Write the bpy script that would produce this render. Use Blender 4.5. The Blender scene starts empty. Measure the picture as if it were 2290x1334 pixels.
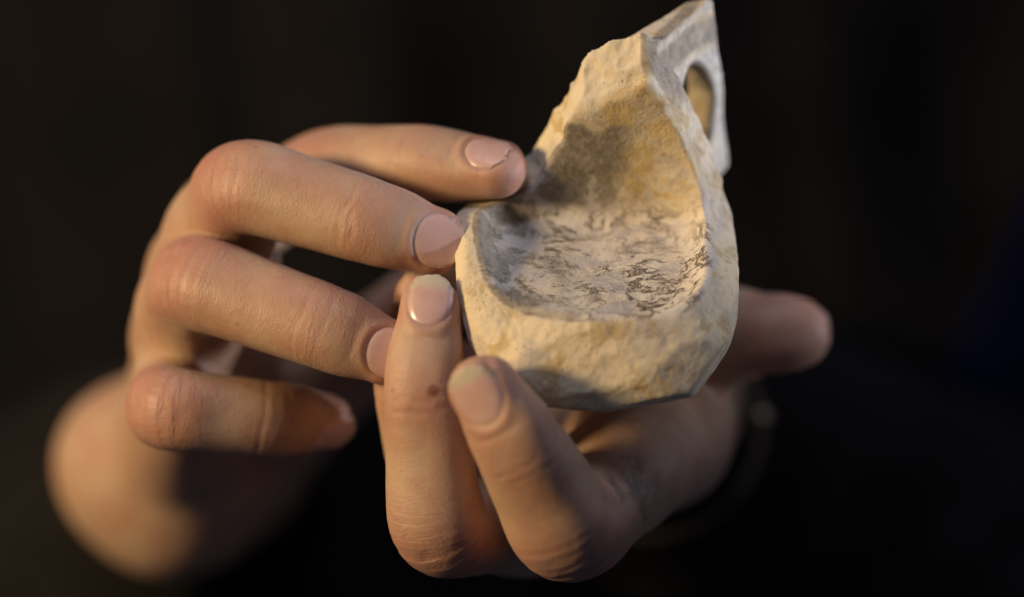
import bpy, math, random
import numpy as np
from mathutils import Vector, Matrix

# ---------------------------------------------------------------- scene, camera, world, lamps
scene = bpy.context.scene
MM = 0.001                                   # everything below is laid out in millimetres
CAM_D = 560.0
FRAME_W = 2290.0 / 11.0

cam_data = bpy.data.cameras.new('camera')
cam = bpy.data.objects.new('camera', cam_data)
scene.collection.objects.link(cam)
cam.location = (0, -CAM_D * MM, 0)
cam.rotation_euler = (math.radians(90), 0, 0)
cam_data.sensor_width = 36.0
cam_data.lens = 36.0 * CAM_D / FRAME_W
cam_data.clip_start = 0.01
cam_data.clip_end = 50
cam_data.dof.use_dof = True
cam_data.dof.focus_distance = (CAM_D - 4.0) * MM
cam_data.dof.aperture_fstop = 3.2
cam_data.dof.aperture_blades = 0
scene.camera = cam

world = bpy.data.worlds.new('World')
scene.world = world
world.use_nodes = True
bg = world.node_tree.nodes['Background']
bg.inputs[0].default_value = (0.42, 0.46, 0.72, 1)
bg.inputs[1].default_value = 0.05

def area_lamp(name, loc, target, size, power, col, spread=180):
    d = bpy.data.lights.new(name, 'AREA')
    d.shape = 'DISK'
    d.size = size * MM
    d.energy = power
    d.color = col
    d.spread = math.radians(spread)
    o = bpy.data.objects.new(name, d)
    scene.collection.objects.link(o)
    o.location = Vector(loc) * MM
    v = Vector(target) - Vector(loc)
    o.rotation_euler = v.to_track_quat('-Z', 'Y').to_euler()
    return o

area_lamp('warm_room_lamp', (-870, -500, 190), (0, 0, 0), 180, 11.2, (0.97, 0.70, 0.365))
def spot_lamp(name, loc, target, cone, power, col, radius, blend):
    d = bpy.data.lights.new(name, 'SPOT')
    d.energy = power; d.color = col
    d.spot_size = math.radians(cone); d.spot_blend = blend
    d.shadow_soft_size = radius * MM
    o = bpy.data.objects.new(name, d)
    scene.collection.objects.link(o)
    o.location = Vector(loc) * MM
    o.rotation_euler = (Vector(target) - Vector(loc)).to_track_quat('-Z', 'Y').to_euler()
    return o

spot_lamp('handle_fill_spot', (900, -40, 110), (52, 22, 58), 6.2, 82.0, (0.90, 0.90, 1.0), 60, 0.7)  # added narrow beam, brightens just the handle and upper vessel
area_lamp('cool_room_lamp', (900, 60, 330), (40, 20, 20), 380, 0.5, (0.70, 0.74, 1.0))
area_lamp('ceiling_lamp', (-160, -500, 860), (-30, 0, 0), 450, 3.0, (0.76, 0.80, 1.0))

vs = scene.view_settings
vs.view_transform = 'Standard'
vs.look = 'None'
vs.gamma = 1.0
vs.use_curve_mapping = False
vs.exposure = 0.0
scene.cycles.use_denoising = True
scene.cycles.max_bounces = 6

# ---------------------------------------------------------------- maths helpers
rng = np.random.default_rng(7)

def A(*p):
    return np.array(p, dtype=np.float64)

def nrm(v):
    v = np.asarray(v, dtype=np.float64)
    return v / (np.linalg.norm(v, axis=-1, keepdims=True) + 1e-12)

def hash3(ix, iy, iz, seed):
    h = (ix * 374761393 + iy * 668265263 + iz * 2147483647 + seed * 974711) & 0xFFFFFFFF
    h = ((h ^ (h >> 13)) * 1274126177) & 0xFFFFFFFF
    h = (h ^ (h >> 16)) & 0xFFFFFFFF
    return h.astype(np.float64) / 4294967295.0

def noise3(p, scale, seed=0):
    """smooth value noise in -1..1; scale = feature size in mm"""
    q = p / scale
    i = np.floor(q).astype(np.int64)
    f = q - i
    f = f * f * f * (f * (f * 6 - 15) + 10)
    r = 0
    for dx in (0, 1):
        for dy in (0, 1):
            for dz in (0, 1):
                w = (f[:, 0] if dx else 1 - f[:, 0]) * (f[:, 1] if dy else 1 - f[:, 1]) * (f[:, 2] if dz else 1 - f[:, 2])
                r = r + w * hash3(i[:, 0] + dx, i[:, 1] + dy, i[:, 2] + dz, seed)
    return r * 2 - 1

def fbm(p, scale, octaves=3, seed=0, gain=0.5):
    s = 0; a = 1.0
    for o in range(octaves):
        s = s + a * noise3(p + 13.7 * o, scale / 2 ** o, seed + o)
        a *= gain
    return s

def smin(a, b, k):
    h = np.clip(0.5 + 0.5 * (b - a) / k, 0, 1)
    return b * (1 - h) + a * h - k * h * (1 - h)

def smax(a, b, k):
    return -smin(-a, -b, k)

def sstep(x, a, b):
    t = np.clip((x - a) / (b - a), 0, 1)
    return t * t * (3 - 2 * t)

RES = 1.0

def surface_nets(f, lo, hi, h, block=6, margin=1.35, newton=1):
    """mesh the zero set of f inside the box lo..hi with cell size h; only blocks near the surface are sampled"""
    h = h * RES
    lo = np.asarray(lo, float); hi = np.asarray(hi, float)
    nb = np.ceil((hi - lo) / (h * block)).astype(int)
    n = nb * block
    bc = [lo[a] + (np.arange(nb[a]) + 0.5) * block * h - 0.5 * h for a in range(3)]
    BX, BY, BZ = np.meshgrid(*bc, indexing='ij')
    pts = np.stack([BX.ravel(), BY.ravel(), BZ.ravel()], 1)
    fc = f(pts)
    near = np.abs(fc) < block * h * 0.87 * margin
    D = np.repeat(np.repeat(np.repeat(fc.reshape(nb), block, 0), block, 1), block, 2).astype(np.float32)
    idx = np.argwhere(near.reshape(nb))
    off = np.stack(np.meshgrid(*[np.arange(block)] * 3, indexing='ij'), -1).reshape(-1, 3)
    CH = 900
    for c in range(0, len(idx), CH):
        g = (idx[c:c + CH, None, :] * block + off[None]).reshape(-1, 3)
        D[g[:, 0], g[:, 1], g[:, 2]] = f(lo + g * h)
    neg = D < 0
    cnt = np.zeros(tuple(n - 1), np.int8)
    corners = [(i, j, k) for i in (0, 1) for j in (0, 1) for k in (0, 1)]
    for (i, j, k) in corners:
        cnt += neg[i:n[0] - 1 + i, j:n[1] - 1 + j, k:n[2] - 1 + k]
    act = (cnt > 0) & (cnt < 8)
    cells = np.argwhere(act)
    cid = np.full(act.shape, -1, np.int64)
    cid[act] = np.arange(len(cells))
    cv = np.stack([D[cells[:, 0] + i, cells[:, 1] + j, cells[:, 2] + k] for (i, j, k) in corners], 1).astype(np.float64)
    acc = np.zeros((len(cells), 3)); num = np.zeros(len(cells))
    ca = np.array(corners, float)
    for a in range(8):
        for b in range(a + 1, 8):
            if np.abs(ca[a] - ca[b]).sum() == 1:
                m = (cv[:, a] < 0) != (cv[:, b] < 0)
                t = cv[m, a] / (cv[m, a] - cv[m, b])
                acc[m] += ca[a] + (ca[b] - ca[a]) * t[:, None]
                num[m] += 1
    V = lo + (cells + acc / num[:, None]) * h
    quads = []
    for ax in range(3):
        u, v = (ax + 1) % 3, (ax + 2) % 3
        sl0 = [slice(1, n[a] - 1) for a in range(3)]; sl1 = list(sl0)
        sl0[ax] = slice(0, n[ax] - 1); sl1[ax] = slice(1, n[ax])
        a0 = neg[tuple(sl0)]; a1 = neg[tuple(sl1)]
        e = np.argwhere(a0 != a1)
        base = e.copy()
        base[:, u] += 1; base[:, v] += 1
        flip = a0[e[:, 0], e[:, 1], e[:, 2]]
        q = []
        for du, dv in ((-1, -1), (0, -1), (0, 0), (-1, 0)):
            c = base.copy(); c[:, u] += du; c[:, v] += dv
            q.append(cid[c[:, 0], c[:, 1], c[:, 2]])
        q = np.stack(q, 1)
        q[~flip] = q[~flip][:, ::-1]
        quads.append(q)
    Q = np.concatenate(quads)
    Q = Q[(Q >= 0).all(1)]
    for _ in range(newton):
        G = grad(f, V, 0.3 * h)
        d = f(V)
        step = d / np.maximum((G * G).sum(1), 0.3)
        step = np.clip(step, -0.6 * h, 0.6 * h)
        V = V - G * step[:, None]
    return V, Q

def grad(f, V, e):
    k = np.array([[1, -1, -1], [-1, -1, 1], [-1, 1, -1], [1, 1, 1]], float)
    g = 0
    for i in range(4):
        g = g + k[i] * f(V + k[i] * e)[:, None]
    return g / (4 * e)

def relax(V, Q, it=2, lam=0.5):
    for _ in range(it):
        a = Q.T.ravel(); b = np.roll(Q, -1, 1).T.ravel()
        i = np.concatenate([a, b]); j = np.concatenate([b, a])
        cnt = np.bincount(i, minlength=len(V))
        acc = np.stack([np.bincount(i, V[j, k], minlength=len(V)) for k in range(3)], 1)
        V = V + lam * (acc / np.maximum(cnt, 1)[:, None] - V)
    return V

def vert_normals(V, Q):
    fn = np.cross(V[Q[:, 2]] - V[Q[:, 0]], V[Q[:, 3]] - V[Q[:, 1]])
    i = Q.T.ravel(); f4 = np.tile(fn, (4, 1))
    return nrm(np.stack([np.bincount(i, f4[:, k], minlength=len(V)) for k in range(3)], 1))

# ---------------------------------------------------------------- object helpers
def link(o, parent=None):
    scene.collection.objects.link(o)
    if parent is not None:
        o.parent = parent
    return o

def tag(o, label=None, category=None, group=None, kind=None):
    if label: o['label'] = label
    if category: o['category'] = category
    if group: o['group'] = group
    if kind: o['kind'] = kind
    return o

def empty(name, loc_mm=(0, 0, 0)):
    o = bpy.data.objects.new(name, None)
    o.empty_display_size = 0.02
    o.location = Vector(loc_mm) * MM
    return link(o)

def mesh_obj(name, V, F, mat, parent=None, origin=(0, 0, 0), smooth=True, attrs=None, normals=None):
    """V in world millimetres; origin is the object's (and its parents') world origin in millimetres"""
    me = bpy.data.meshes.new(name)
    P = (np.asarray(V, float) - np.asarray(origin, float)) * MM
    F = np.asarray(F) if not isinstance(F, list) else F
    if isinstance(F, np.ndarray):
        k = F.shape[1]
        me.vertices.add(len(P)); me.vertices.foreach_set('co', P.astype(np.float32).ravel())
        me.loops.add(F.size); me.loops.foreach_set('vertex_index', F.astype(np.int32).ravel())
        me.polygons.add(len(F))
        me.polygons.foreach_set('loop_start', np.arange(0, F.size, k, dtype=np.int32))
    else:
        me.from_pydata(P.tolist(), [], F)
    me.update(calc_edges=True)
    me.validate()
    me.polygons.foreach_set('use_smooth', np.full(len(me.polygons), smooth))
    if attrs:
        for nm, arr in attrs.items():
            arr = np.asarray(arr, np.float32)
            if arr.ndim == 2 and arr.shape[1] == 4:
                a = me.attributes.new(nm, 'FLOAT_COLOR', 'POINT'); a.data.foreach_set('color', arr.ravel())
            elif arr.ndim == 2:
                a = me.attributes.new(nm, 'FLOAT_VECTOR', 'POINT'); a.data.foreach_set('vector', arr.ravel())
            else:
                a = me.attributes.new(nm, 'FLOAT', 'POINT'); a.data.foreach_set('value', arr.ravel())
    if normals is not None:
        me.normals_split_custom_set_from_vertices(np.asarray(normals, np.float32).tolist())
    me.materials.append(mat)
    o = bpy.data.objects.new(name, me)
    return link(o, parent)

# ---------------------------------------------------------------- materials
class NT:
    def __init__(self, name):
        self.m = bpy.data.materials.new(name)
        self.m.use_nodes = True
        self.t = self.m.node_tree
        self.t.nodes.clear()
        self.out = self.t.nodes.new('ShaderNodeOutputMaterial')
        self.b = self.t.nodes.new('ShaderNodeBsdfPrincipled')
        self.t.links.new(self.b.outputs[0], self.out.inputs['Surface'])
    def n(self, typ, **kw):
        nd = self.t.nodes.new(typ)
        for k, v in kw.items():
            if k == 'ins':
                for kk, vv in v.items():
                    self.set(nd.inputs[kk], vv)
            else:
                setattr(nd, k, v)
        return nd
    def set(self, sock, v):
        if hasattr(v, 'is_output'):
            self.t.links.new(v, sock)
        elif isinstance(v, bpy.types.Node):
            self.t.links.new(v.outputs[0], sock)
        else:
            sock.default_value = v
    def attr(self, nm):
        return self.n('ShaderNodeAttribute', attribute_name=nm)
    def math(self, op, a, b=None, clamp=False):
        nd = self.n('ShaderNodeMath', operation=op, use_clamp=clamp)
        self.set(nd.inputs[0], a)
        if b is not None: self.set(nd.inputs[1], b)
        return nd.outputs[0]
    def mix(self, fac, a, b, blend='MIX'):
        nd = self.n('ShaderNodeMix', data_type='RGBA', blend_type=blend)
        self.set(nd.inputs[0], fac); self.set(nd.inputs[6], a); self.set(nd.inputs[7], b)
        return nd.outputs[2]
    def ramp(self, fac, lo, hi, smooth=True):
        nd = self.n('ShaderNodeMapRange', interpolation_type='SMOOTHSTEP' if smooth else 'LINEAR')
        self.set(nd.inputs[0], fac); nd.inputs[1].default_value = lo; nd.inputs[2].default_value = hi
        return nd.outputs[0]
    def noise(self, vec, scale, detail=3, rough=0.5, dist=0.0, kind='FBM'):
        nd = self.n('ShaderNodeTexNoise', noise_type=kind)
        self.set(nd.inputs['Vector'], vec)
        nd.inputs['Scale'].default_value = scale
        nd.inputs['Detail'].default_value = detail
        nd.inputs['Roughness'].default_value = rough
        nd.inputs['Distortion'].default_value = dist
        return nd.outputs[0]
    def bump(self, height, dist, strength=1.0, normal=None):
        nd = self.n('ShaderNodeBump')
        self.set(nd.inputs['Height'], height)
        nd.inputs['Distance'].default_value = dist
        nd.inputs['Strength'].default_value = strength
        if normal is not None: self.set(nd.inputs['Normal'], normal)
        return nd.outputs[0]
    def scaled(self, vec, s):
        nd = self.n('ShaderNodeMapping')
        self.set(nd.inputs[0], vec); nd.inputs['Scale'].default_value = s
        return nd.outputs[0]

def C(r, g, b):
    return (r, g, b, 1.0)

def skin_material():
    k = NT('skin')
    co = k.n('ShaderNodeTexCoord').outputs['Object']
    fuv = k.attr('finger_uv').outputs['Vector']
    mask = k.n('ShaderNodeSeparateColor'); k.set(mask.inputs[0], k.attr('skin_mask').outputs['Color'])
    red, tip, spot = mask.outputs[0], mask.outputs[1], mask.outputs[2]
    base = C(0.535, 0.365, 0.25)
    blot = k.noise(co, 95, 4, 0.6)
    fine = k.noise(co, 900, 3, 0.6)
    c = k.mix(k.ramp(blot, 0.35, 0.68), base, C(0.475, 0.275, 0.185))
    c = k.mix(k.math('MULTIPLY', k.ramp(fine, 0.45, 0.75), 0.22), c, C(0.66, 0.43, 0.30))
    c = k.mix(k.math('MULTIPLY', red, 0.62), c, C(0.45, 0.20, 0.16))
    c = k.mix(k.math('MULTIPLY', tip, 0.48), c, C(0.50, 0.24, 0.19))
    c = k.mix(k.math('MULTIPLY', k.ramp(k.noise(co, 48, 3, 0.5), 0.50, 0.66), 0.35), c, C(0.50, 0.28, 0.21))
    # small freckles and nicks
    vor = k.n('ShaderNodeTexVoronoi'); k.set(vor.inputs['Vector'], co); vor.inputs['Scale'].default_value = 130
    fr = k.math('MULTIPLY', k.math('SUBTRACT', 1.0, k.ramp(vor.outputs['Distance'], 0.03, 0.10)), k.ramp(k.noise(co, 60, 2), 0.5, 0.62))
    c = k.mix(k.math('MULTIPLY', fr, 0.40), c, C(0.30, 0.14, 0.09))
    c = k.mix(k.math('MULTIPLY', spot, 0.75), c, C(0.20, 0.07, 0.04))
    ink = k.attr('ink').outputs['Fac']
    inkn = k.math('MULTIPLY', ink, k.ramp(k.noise(co, 260, 3, 0.6), 0.38, 0.60))
    c = k.mix(k.math('MULTIPLY', inkn, 0.55), c, C(0.055, 0.055, 0.065))
    k.set(k.b.inputs['Base Color'], c)
    k.b.inputs['Subsurface Weight'].default_value = 0.75
    k.b.inputs['Subsurface Radius'].default_value = (1.0, 0.36, 0.18)
    k.b.inputs['Subsurface Scale'].default_value = 0.0022
    k.b.inputs['Specular IOR Level'].default_value = 0.42
    rough = k.n('ShaderNodeMapRange'); k.set(rough.inputs[0], k.noise(co, 1300, 3)); rough.inputs[3].default_value = 0.37; rough.inputs[4].default_value = 0.56
    k.set(k.b.inputs['Roughness'], rough.outputs[0])
    # transverse wrinkles at the joints, fine crosswise skin lines, pores
    wr = k.noise(k.scaled(fuv, (0.16, 1.25, 1)), 1.0, 3, 0.55, 0.6)
    wrm = k.math('MULTIPLY', k.math('ABSOLUTE', k.math('SUBTRACT', wr, 0.5)), k.math('ADD', k.math('MULTIPLY', red, 1.2), 0.05))
    fl = k.noise(k.scaled(fuv, (0.9, 3.2, 1)), 1.0, 2, 0.6, 0.4)
    vp = k.n('ShaderNodeTexVoronoi', feature='DISTANCE_TO_EDGE'); k.set(vp.inputs['Vector'], co); vp.inputs['Scale'].default_value = 1500
    cell = k.ramp(vp.outputs['Distance'], 0.0, 0.25)
    b1 = k.bump(wrm, 0.00065, 0.85)
    b2 = k.bump(fl, 0.00017, 0.55, b1)
    b3 = k.bump(cell, 0.00005, 0.5, b2)
    b4 = k.bump(blot, 0.0008, 0.5, b3)
    k.set(k.b.inputs['Normal'], b4)
    return k.m

def nail_material():
    k = NT('fingernail')
    co = k.n('ShaderNodeTexCoord').outputs['Object']
    fuv = k.attr('nail_uv').outputs['Vector']
    sep = k.n('ShaderNodeSeparateXYZ'); k.set(sep.inputs[0], fuv)
    free = k.attr('free_edge').outputs['Fac']
    c = k.mix(k.ramp(k.noise(co, 300, 3), 0.35, 0.7), C(0.64, 0.42, 0.38), C(0.59, 0.37, 0.33))
    lun = k.math('SUBTRACT', 1.0, k.ramp(sep.outputs[1], 0.02, 0.22))
    c = k.mix(k.math('MULTIPLY', lun, 0.30), c, C(0.70, 0.52, 0.42))
    c = k.mix(free, c, C(0.60, 0.53, 0.41))
    rimd = k.attr('nail_rim').outputs['Fac']
    c = k.mix(k.math('MULTIPLY', rimd, k.ramp(k.noise(co, 700, 3), 0.35, 0.6)), c, C(0.30, 0.19, 0.12))
    k.set(k.b.inputs['Base Color'], c)
    k.b.inputs['Subsurface Weight'].default_value = 0.35
    k.b.inputs['Subsurface Radius'].default_value = (1.0, 0.4, 0.25)
    k.b.inputs['Subsurface Scale'].default_value = 0.0010
    k.b.inputs['Roughness'].default_value = 0.27
    k.b.inputs['Coat Weight'].default_value = 0.25
    k.b.inputs['Coat Roughness'].default_value = 0.2
    k.b.inputs['Specular IOR Level'].default_value = 0.5
    ridge = k.noise(k.scaled(fuv, (26, 1.2, 1)), 1.0, 2, 0.5)
    grit = k.noise(co, 1600, 2, 0.6)
    k.set(k.b.inputs['Normal'], k.bump(grit, 0.00006, 0.5, k.bump(ridge, 0.00008, 0.4)))
    return k.m

def clay_material():
    k = NT('weathered_clay')
    co = k.n('ShaderNodeTexCoord').outputs['Object']
    sc = k.n('ShaderNodeSeparateColor'); k.set(sc.inputs[0], k.attr('clay_mask').outputs['Color'])
    soot_shade, floor, frac = sc.outputs[0], sc.outputs[1], sc.outputs[2]
    patch = k.attr('clay_mask').outputs['Alpha']           # warm ochre staining of the inner wall
    n1 = k.noise(co, 110, 5, 0.6)
    n2 = k.noise(co, 420, 4, 0.65)
    n3 = k.noise(co, 1500, 3, 0.6)
    c = k.mix(k.ramp(n1, 0.36, 0.62), C(0.72, 0.635, 0.49), C(0.61, 0.51, 0.375))
    c = k.mix(k.math('MULTIPLY', k.ramp(n2, 0.50, 0.68), 0.55), c, C(0.33, 0.29, 0.25))
    c = k.mix(k.math('MULTIPLY', k.ramp(k.noise(co, 170, 4, 0.6, 0.5), 0.50, 0.64), 0.75), c, C(0.47, 0.315, 0.13))
    # ochre staining on the inner wall
    och = k.math('MULTIPLY', patch, k.ramp(k.noise(co, 150, 6, 0.7, 0.3), 0.42, 0.62))
    c = k.mix(k.math('MULTIPLY', och, 0.85), c, C(0.70, 0.515, 0.225))
    # freshly broken, paler body
    fc = k.mix(k.ramp(k.noise(co, 85, 4, 0.6), 0.47, 0.58), C(0.75, 0.62, 0.41), C(0.56, 0.49, 0.385))
    fc = k.mix(k.math('MULTIPLY', k.ramp(k.noise(co, 130, 4, 0.6, 0.4), 0.52, 0.62), 0.8), fc, C(0.52, 0.37, 0.16))
    c = k.mix(k.math('MULTIPLY', frac, k.ramp(n1, 0.15, 0.50)), c, k.mix(k.attr('fresh').outputs['Fac'], fc, C(0.74, 0.63, 0.45)))
    c = k.mix(k.math('MULTIPLY', k.attr('cool_light_mask').outputs['Fac'], k.ramp(n1, 0.25, 0.5)), c, k.mix(k.ramp(n2, 0.42, 0.6), C(0.66, 0.62, 0.56), C(0.44, 0.41, 0.36)))  # handle face: cool light painted in, with darker stains
    # pale floor with dark burnt swirls
    fl = k.mix(k.ramp(n1, 0.3, 0.7), C(0.76, 0.69, 0.59), C(0.70, 0.59, 0.44))
    warp = k.n('ShaderNodeVectorMath', operation='MULTIPLY_ADD')
    wn = k.n('ShaderNodeTexNoise'); k.set(wn.inputs['Vector'], co); wn.inputs['Scale'].default_value = 75; wn.inputs['Detail'].default_value = 3
    k.set(warp.inputs[0], wn.outputs['Color']); warp.inputs[1].default_value = (0.012, 0.010, 0.008); k.set(warp.inputs[2], co)
    vein = k.noise(k.scaled(warp.outputs[0], (120, 205, 150)), 1.0, 7, 0.70, 0.5)
    ridged = k.math('ABSOLUTE', k.math('SUBTRACT', vein, 0.5))
    vm = k.math('SUBTRACT', 1.0, k.ramp(ridged, 0.010, 0.055))
    vm = k.math('MULTIPLY', vm, k.ramp(k.noise(co, 70, 2, 0.5), 0.30, 0.50))
    vm = k.math('MULTIPLY', vm, k.ramp(k.noise(co, 650, 3, 0.6), 0.24, 0.42))
    fl = k.mix(vm, fl, C(0.11, 0.082, 0.062))
    vc = k.n('ShaderNodeTexVoronoi', feature='DISTANCE_TO_EDGE'); k.set(vc.inputs['Vector'], warp.outputs[0]); vc.inputs['Scale'].default_value = 95
    crack = k.math('MULTIPLY', k.math('SUBTRACT', 1.0, k.ramp(vc.outputs['Distance'], 0.006, 0.028)), k.ramp(k.noise(co, 110, 4, 0.6), 0.50, 0.62))
    fl = k.mix(k.math('MULTIPLY', k.math('MULTIPLY', crack, floor), 0.8), fl, C(0.14, 0.10, 0.075))
    blotch = k.math('MULTIPLY', k.ramp(k.noise(k.scaled(warp.outputs[0], (1.0, 2.0, 1.4)), 150, 7, 0.75), 0.55, 0.61), k.ramp(n2, 0.36, 0.50))
    fl = k.mix(k.math('MULTIPLY', blotch, 0.78), fl, C(0.17, 0.135, 0.11))
    c = k.mix(floor, c, fl)
    # chalky pale patches on the lower inner wall
    chalk = k.math('MULTIPLY', k.ramp(k.noise(co, 120, 5, 0.68, 0.3), 0.52, 0.60), k.math('MULTIPLY', k.attr('chalk').outputs['Fac'], 0.8))
    # soot plus the shaded left side of the hollow, put into the colour
    sn = k.math('ADD', k.math('MULTIPLY', soot_shade, 1.25), k.math('MULTIPLY', k.math('SUBTRACT', k.noise(co, 150, 5, 0.65), 0.5), 1.5))
    sm = k.math('MULTIPLY', k.ramp(sn, 0.12, 0.90), k.ramp(soot_shade, 0.0, 0.30))
    soot_shade_c = k.mix(k.ramp(n2, 0.36, 0.64), C(0.15, 0.13, 0.105), C(0.29, 0.25, 0.20))
    c = k.mix(k.math('MULTIPLY', sm, 0.85), c, soot_shade_c)
    c = k.mix(chalk, c, C(0.56, 0.51, 0.47))
    # peppering of dark grains and pits
    vor = k.n('ShaderNodeTexVoronoi'); k.set(vor.inputs['Vector'], co); vor.inputs['Scale'].default_value = 900
    pit = k.math('MULTIPLY', k.math('SUBTRACT', 1.0, k.ramp(vor.outputs['Distance'], 0.08, 0.30)), k.ramp(k.noise(co, 210, 3), 0.48, 0.66))
    c = k.mix(k.math('MULTIPLY', pit, 0.62), c, C(0.14, 0.105, 0.07))
    c = k.mix(k.math('MULTIPLY', k.ramp(n3, 0.46, 0.72), 0.25), c, C(0.66, 0.60, 0.50))
    k.set(k.b.inputs['Base Color'], c)
    k.b.inputs['Roughness'].default_value = 0.86
    k.b.inputs['Specular IOR Level'].default_value = 0.25
    h1 = k.bump(n2, 0.0005, 0.5)
    h2 = k.bump(n3, 0.0003, 0.6, h1)
    h3 = k.bump(k.math('ADD', pit, k.math('MULTIPLY', crack, floor)), 0.0004, -0.7, h2)
    k.set(k.b.inputs['Normal'], h3)
    return k.m

def cloth_material(name, col, scale=1400):
    k = NT(name)
    co = k.n('ShaderNodeTexCoord').outputs['Object']
    n = k.noise(co, 25, 4, 0.6)
    c = k.mix(k.ramp(n, 0.3, 0.7), C(*col), C(col[0] * 1.5, col[1] * 1.45, col[2] * 1.5))
    k.set(k.b.inputs['Base Color'], c)
    k.b.inputs['Roughness'].default_value = 0.92
    k.b.inputs['Specular IOR Level'].default_value = 0.06
    k.set(k.b.inputs['Normal'], k.bump(k.noise(co, scale, 2), 0.0004, 0.5))
    return k.m

def metal_material():
    k = NT('dull_brass')
    co = k.n('ShaderNodeTexCoord').outputs['Object']
    n = k.noise(co, 200, 3)
    k.set(k.b.inputs['Base Color'], k.mix(k.ramp(n, 0.3, 0.7), C(0.50, 0.41, 0.27), C(0.36, 0.29, 0.19)))
    k.b.inputs['Metallic'].default_value = 1.0
    k.b.inputs['Roughness'].default_value = 0.42
    return k.m

SKIN = skin_material()
NAIL = nail_material()
CLAY = clay_material()
JACKET = cloth_material('black_jacket_cloth', (0.0058, 0.0055, 0.0058))
LINING = cloth_material('black_cuff_lining', (0.0015, 0.0015, 0.0015))
NAVY = cloth_material('navy_cloth', (0.0012, 0.0018, 0.0130))
SLEEVE = cloth_material('black_sleeve_cloth', (0.0105, 0.0098, 0.0095))
BRASS = metal_material()

# ---------------------------------------------------------------- the broken pottery vessel
LO = A(17.5, 0.0, 6.5)                          # centre of its inner floor
TILT = math.radians(35)
EA = A(1, 0, 0); EB = A(0, math.cos(TILT), math.sin(TILT)); EC = A(0, -math.sin(TILT), math.cos(TILT))
LR = np.stack([EA, EB, EC], 1)                  # local (across, back, up) -> world

def tps_fit(P, z):
    n = len(P)
    r = np.linalg.norm(P[:, None] - P[None], axis=-1)
    K = np.where(r > 0, r * r * np.log(r + 1e-9), 0)
    M = np.zeros((n + 3, n + 3)); M[:n, :n] = K + np.eye(n) * 2.0
    M[:n, n] = 1; M[:n, n + 1:] = P; M[n, :n] = 1; M[n + 1:, :n] = P.T
    w = np.linalg.solve(M, np.concatenate([z, [0, 0, 0]]))
    def ev(q):
        r = np.linalg.norm(q[:, None] - P[None], axis=-1)
        return (np.where(r > 0, r * r * np.log(r + 1e-9), 0)) @ w[:n] + w[n] + q @ w[n + 1:]
    return ev

RIM = np.array([   # across, back, height of the broken rim
    (0, -19.0, 1.0), (0, -22, -0.8), (0, -26, -5.5), (0, -29.5, -13), (-9, -18.5, 0.8), (-9, -22, -0.8), (-9, -29, -13), (9, -18.5, 1.6), (9, -22.5, -0.6), (10, -29, -12.5),
    (-20, -13, 1.0), (-22.5, -16.5, -0.8), (-26, -19, -7), (-23.5, -2, 4.8), (-29.5, -4, 3.6), (-22, 8, 7.6), (-28, 8, 6.6),
    (-19, 15, 6.2), (-24, 19, 4.4), (-14, 17, 7.8), (-14, 24, 9), (17, -15, 2.6), (21, -18, 0.0), (25, -20, -6),
    (22, -4, 3.8), (28.5, -7, -0.5), (22, 8, 5.4), (28.5, 6, 2.6), (22, 15, 9.6), (27, 17, 9.4), (0, 25, 10), (12, 25, 10), (20, 22, 9.5)], float)
rim_h = tps_fit(RIM[:, :2], RIM[:, 2])

def plane3(p, n):
    n = nrm(n); p = np.asarray(p, float)
    return lambda q: (q - p) @ n

PL_LEFT = plane3((-8.8, 18, 15), (-0.86, -0.27, 0.43))
PL_BEVEL = plane3((3.4, 27, 37), (-0.296, -0.753, 0.588))
PL_RFRAC = plane3((16.0, 18.0, 22.4), (0.83, -0.50, 0.55))
PL_LUGTOP = plane3((10, 27, 37.0), (-0.04, -0.02, 1.0))
PL_LUGRIGHT = plane3((13.8, 27, 37), (0.83, -0.54, 0.13))
PL_LUGLEFT = plane3((3.4, 27, 37), (-0.72, 0.69, 0.05))
def outer_body(q):
    a, b, c = q[:, 0], q[:, 1], q[:, 2]
    # outer body, tapering downwards
    tap = np.clip((c + 19) / 24, 0, 1.3)
    Aw = np.where(a < 0, 24.6 + 4.9 * tap ** 0.8, 25.5 + 4.0 * tap ** 0.8)
    Bw = np.where(b < 0, 30.2 - 1.2 * tap, 25.0 + 1.5 * tap)
    n = 2.7 + 0.7 * np.clip((c + 18) / 20, 0, 1)
    rho = ((np.abs(a) / Aw) ** n + (np.abs(b) / Bw) ** n + 1e-9) ** (1 / n)
    outer = (rho - 1) * np.minimum(Aw, Bw) * 0.93
    return smax(outer, -18.0 - c, 8.0)

def bowl_body(q):
    H = np.clip(rim_h(q[:, :2]), -17, 13)
    return smax(outer_body(q), (q[:, 2] - H) * 0.80, 0.9)

# chipped facets: planes that shave a little off the front of the broken rim and base
_g = np.stack(np.meshgrid(np.linspace(-31, 31, 63), np.linspace(-31, 4, 36), np.linspace(-19, 8, 28), indexing='ij'), -1).reshape(-1, 3)
_g = _g[bowl_body(_g) < 0]
FACETS = []
for _i in range(34):
    _th = math.radians(-172 + 164 * (_i + 0.5 * rng.random()) / 34)
    _n = nrm(A(math.cos(_th), math.sin(_th), rng.choice([-0.35, 0.1, 0.5, 0.9, 1.4]) + 0.25 * rng.normal()))
    FACETS.append((_n, float((_g @ _n).max()) - rng.uniform(0.5, 1.6)))

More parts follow.
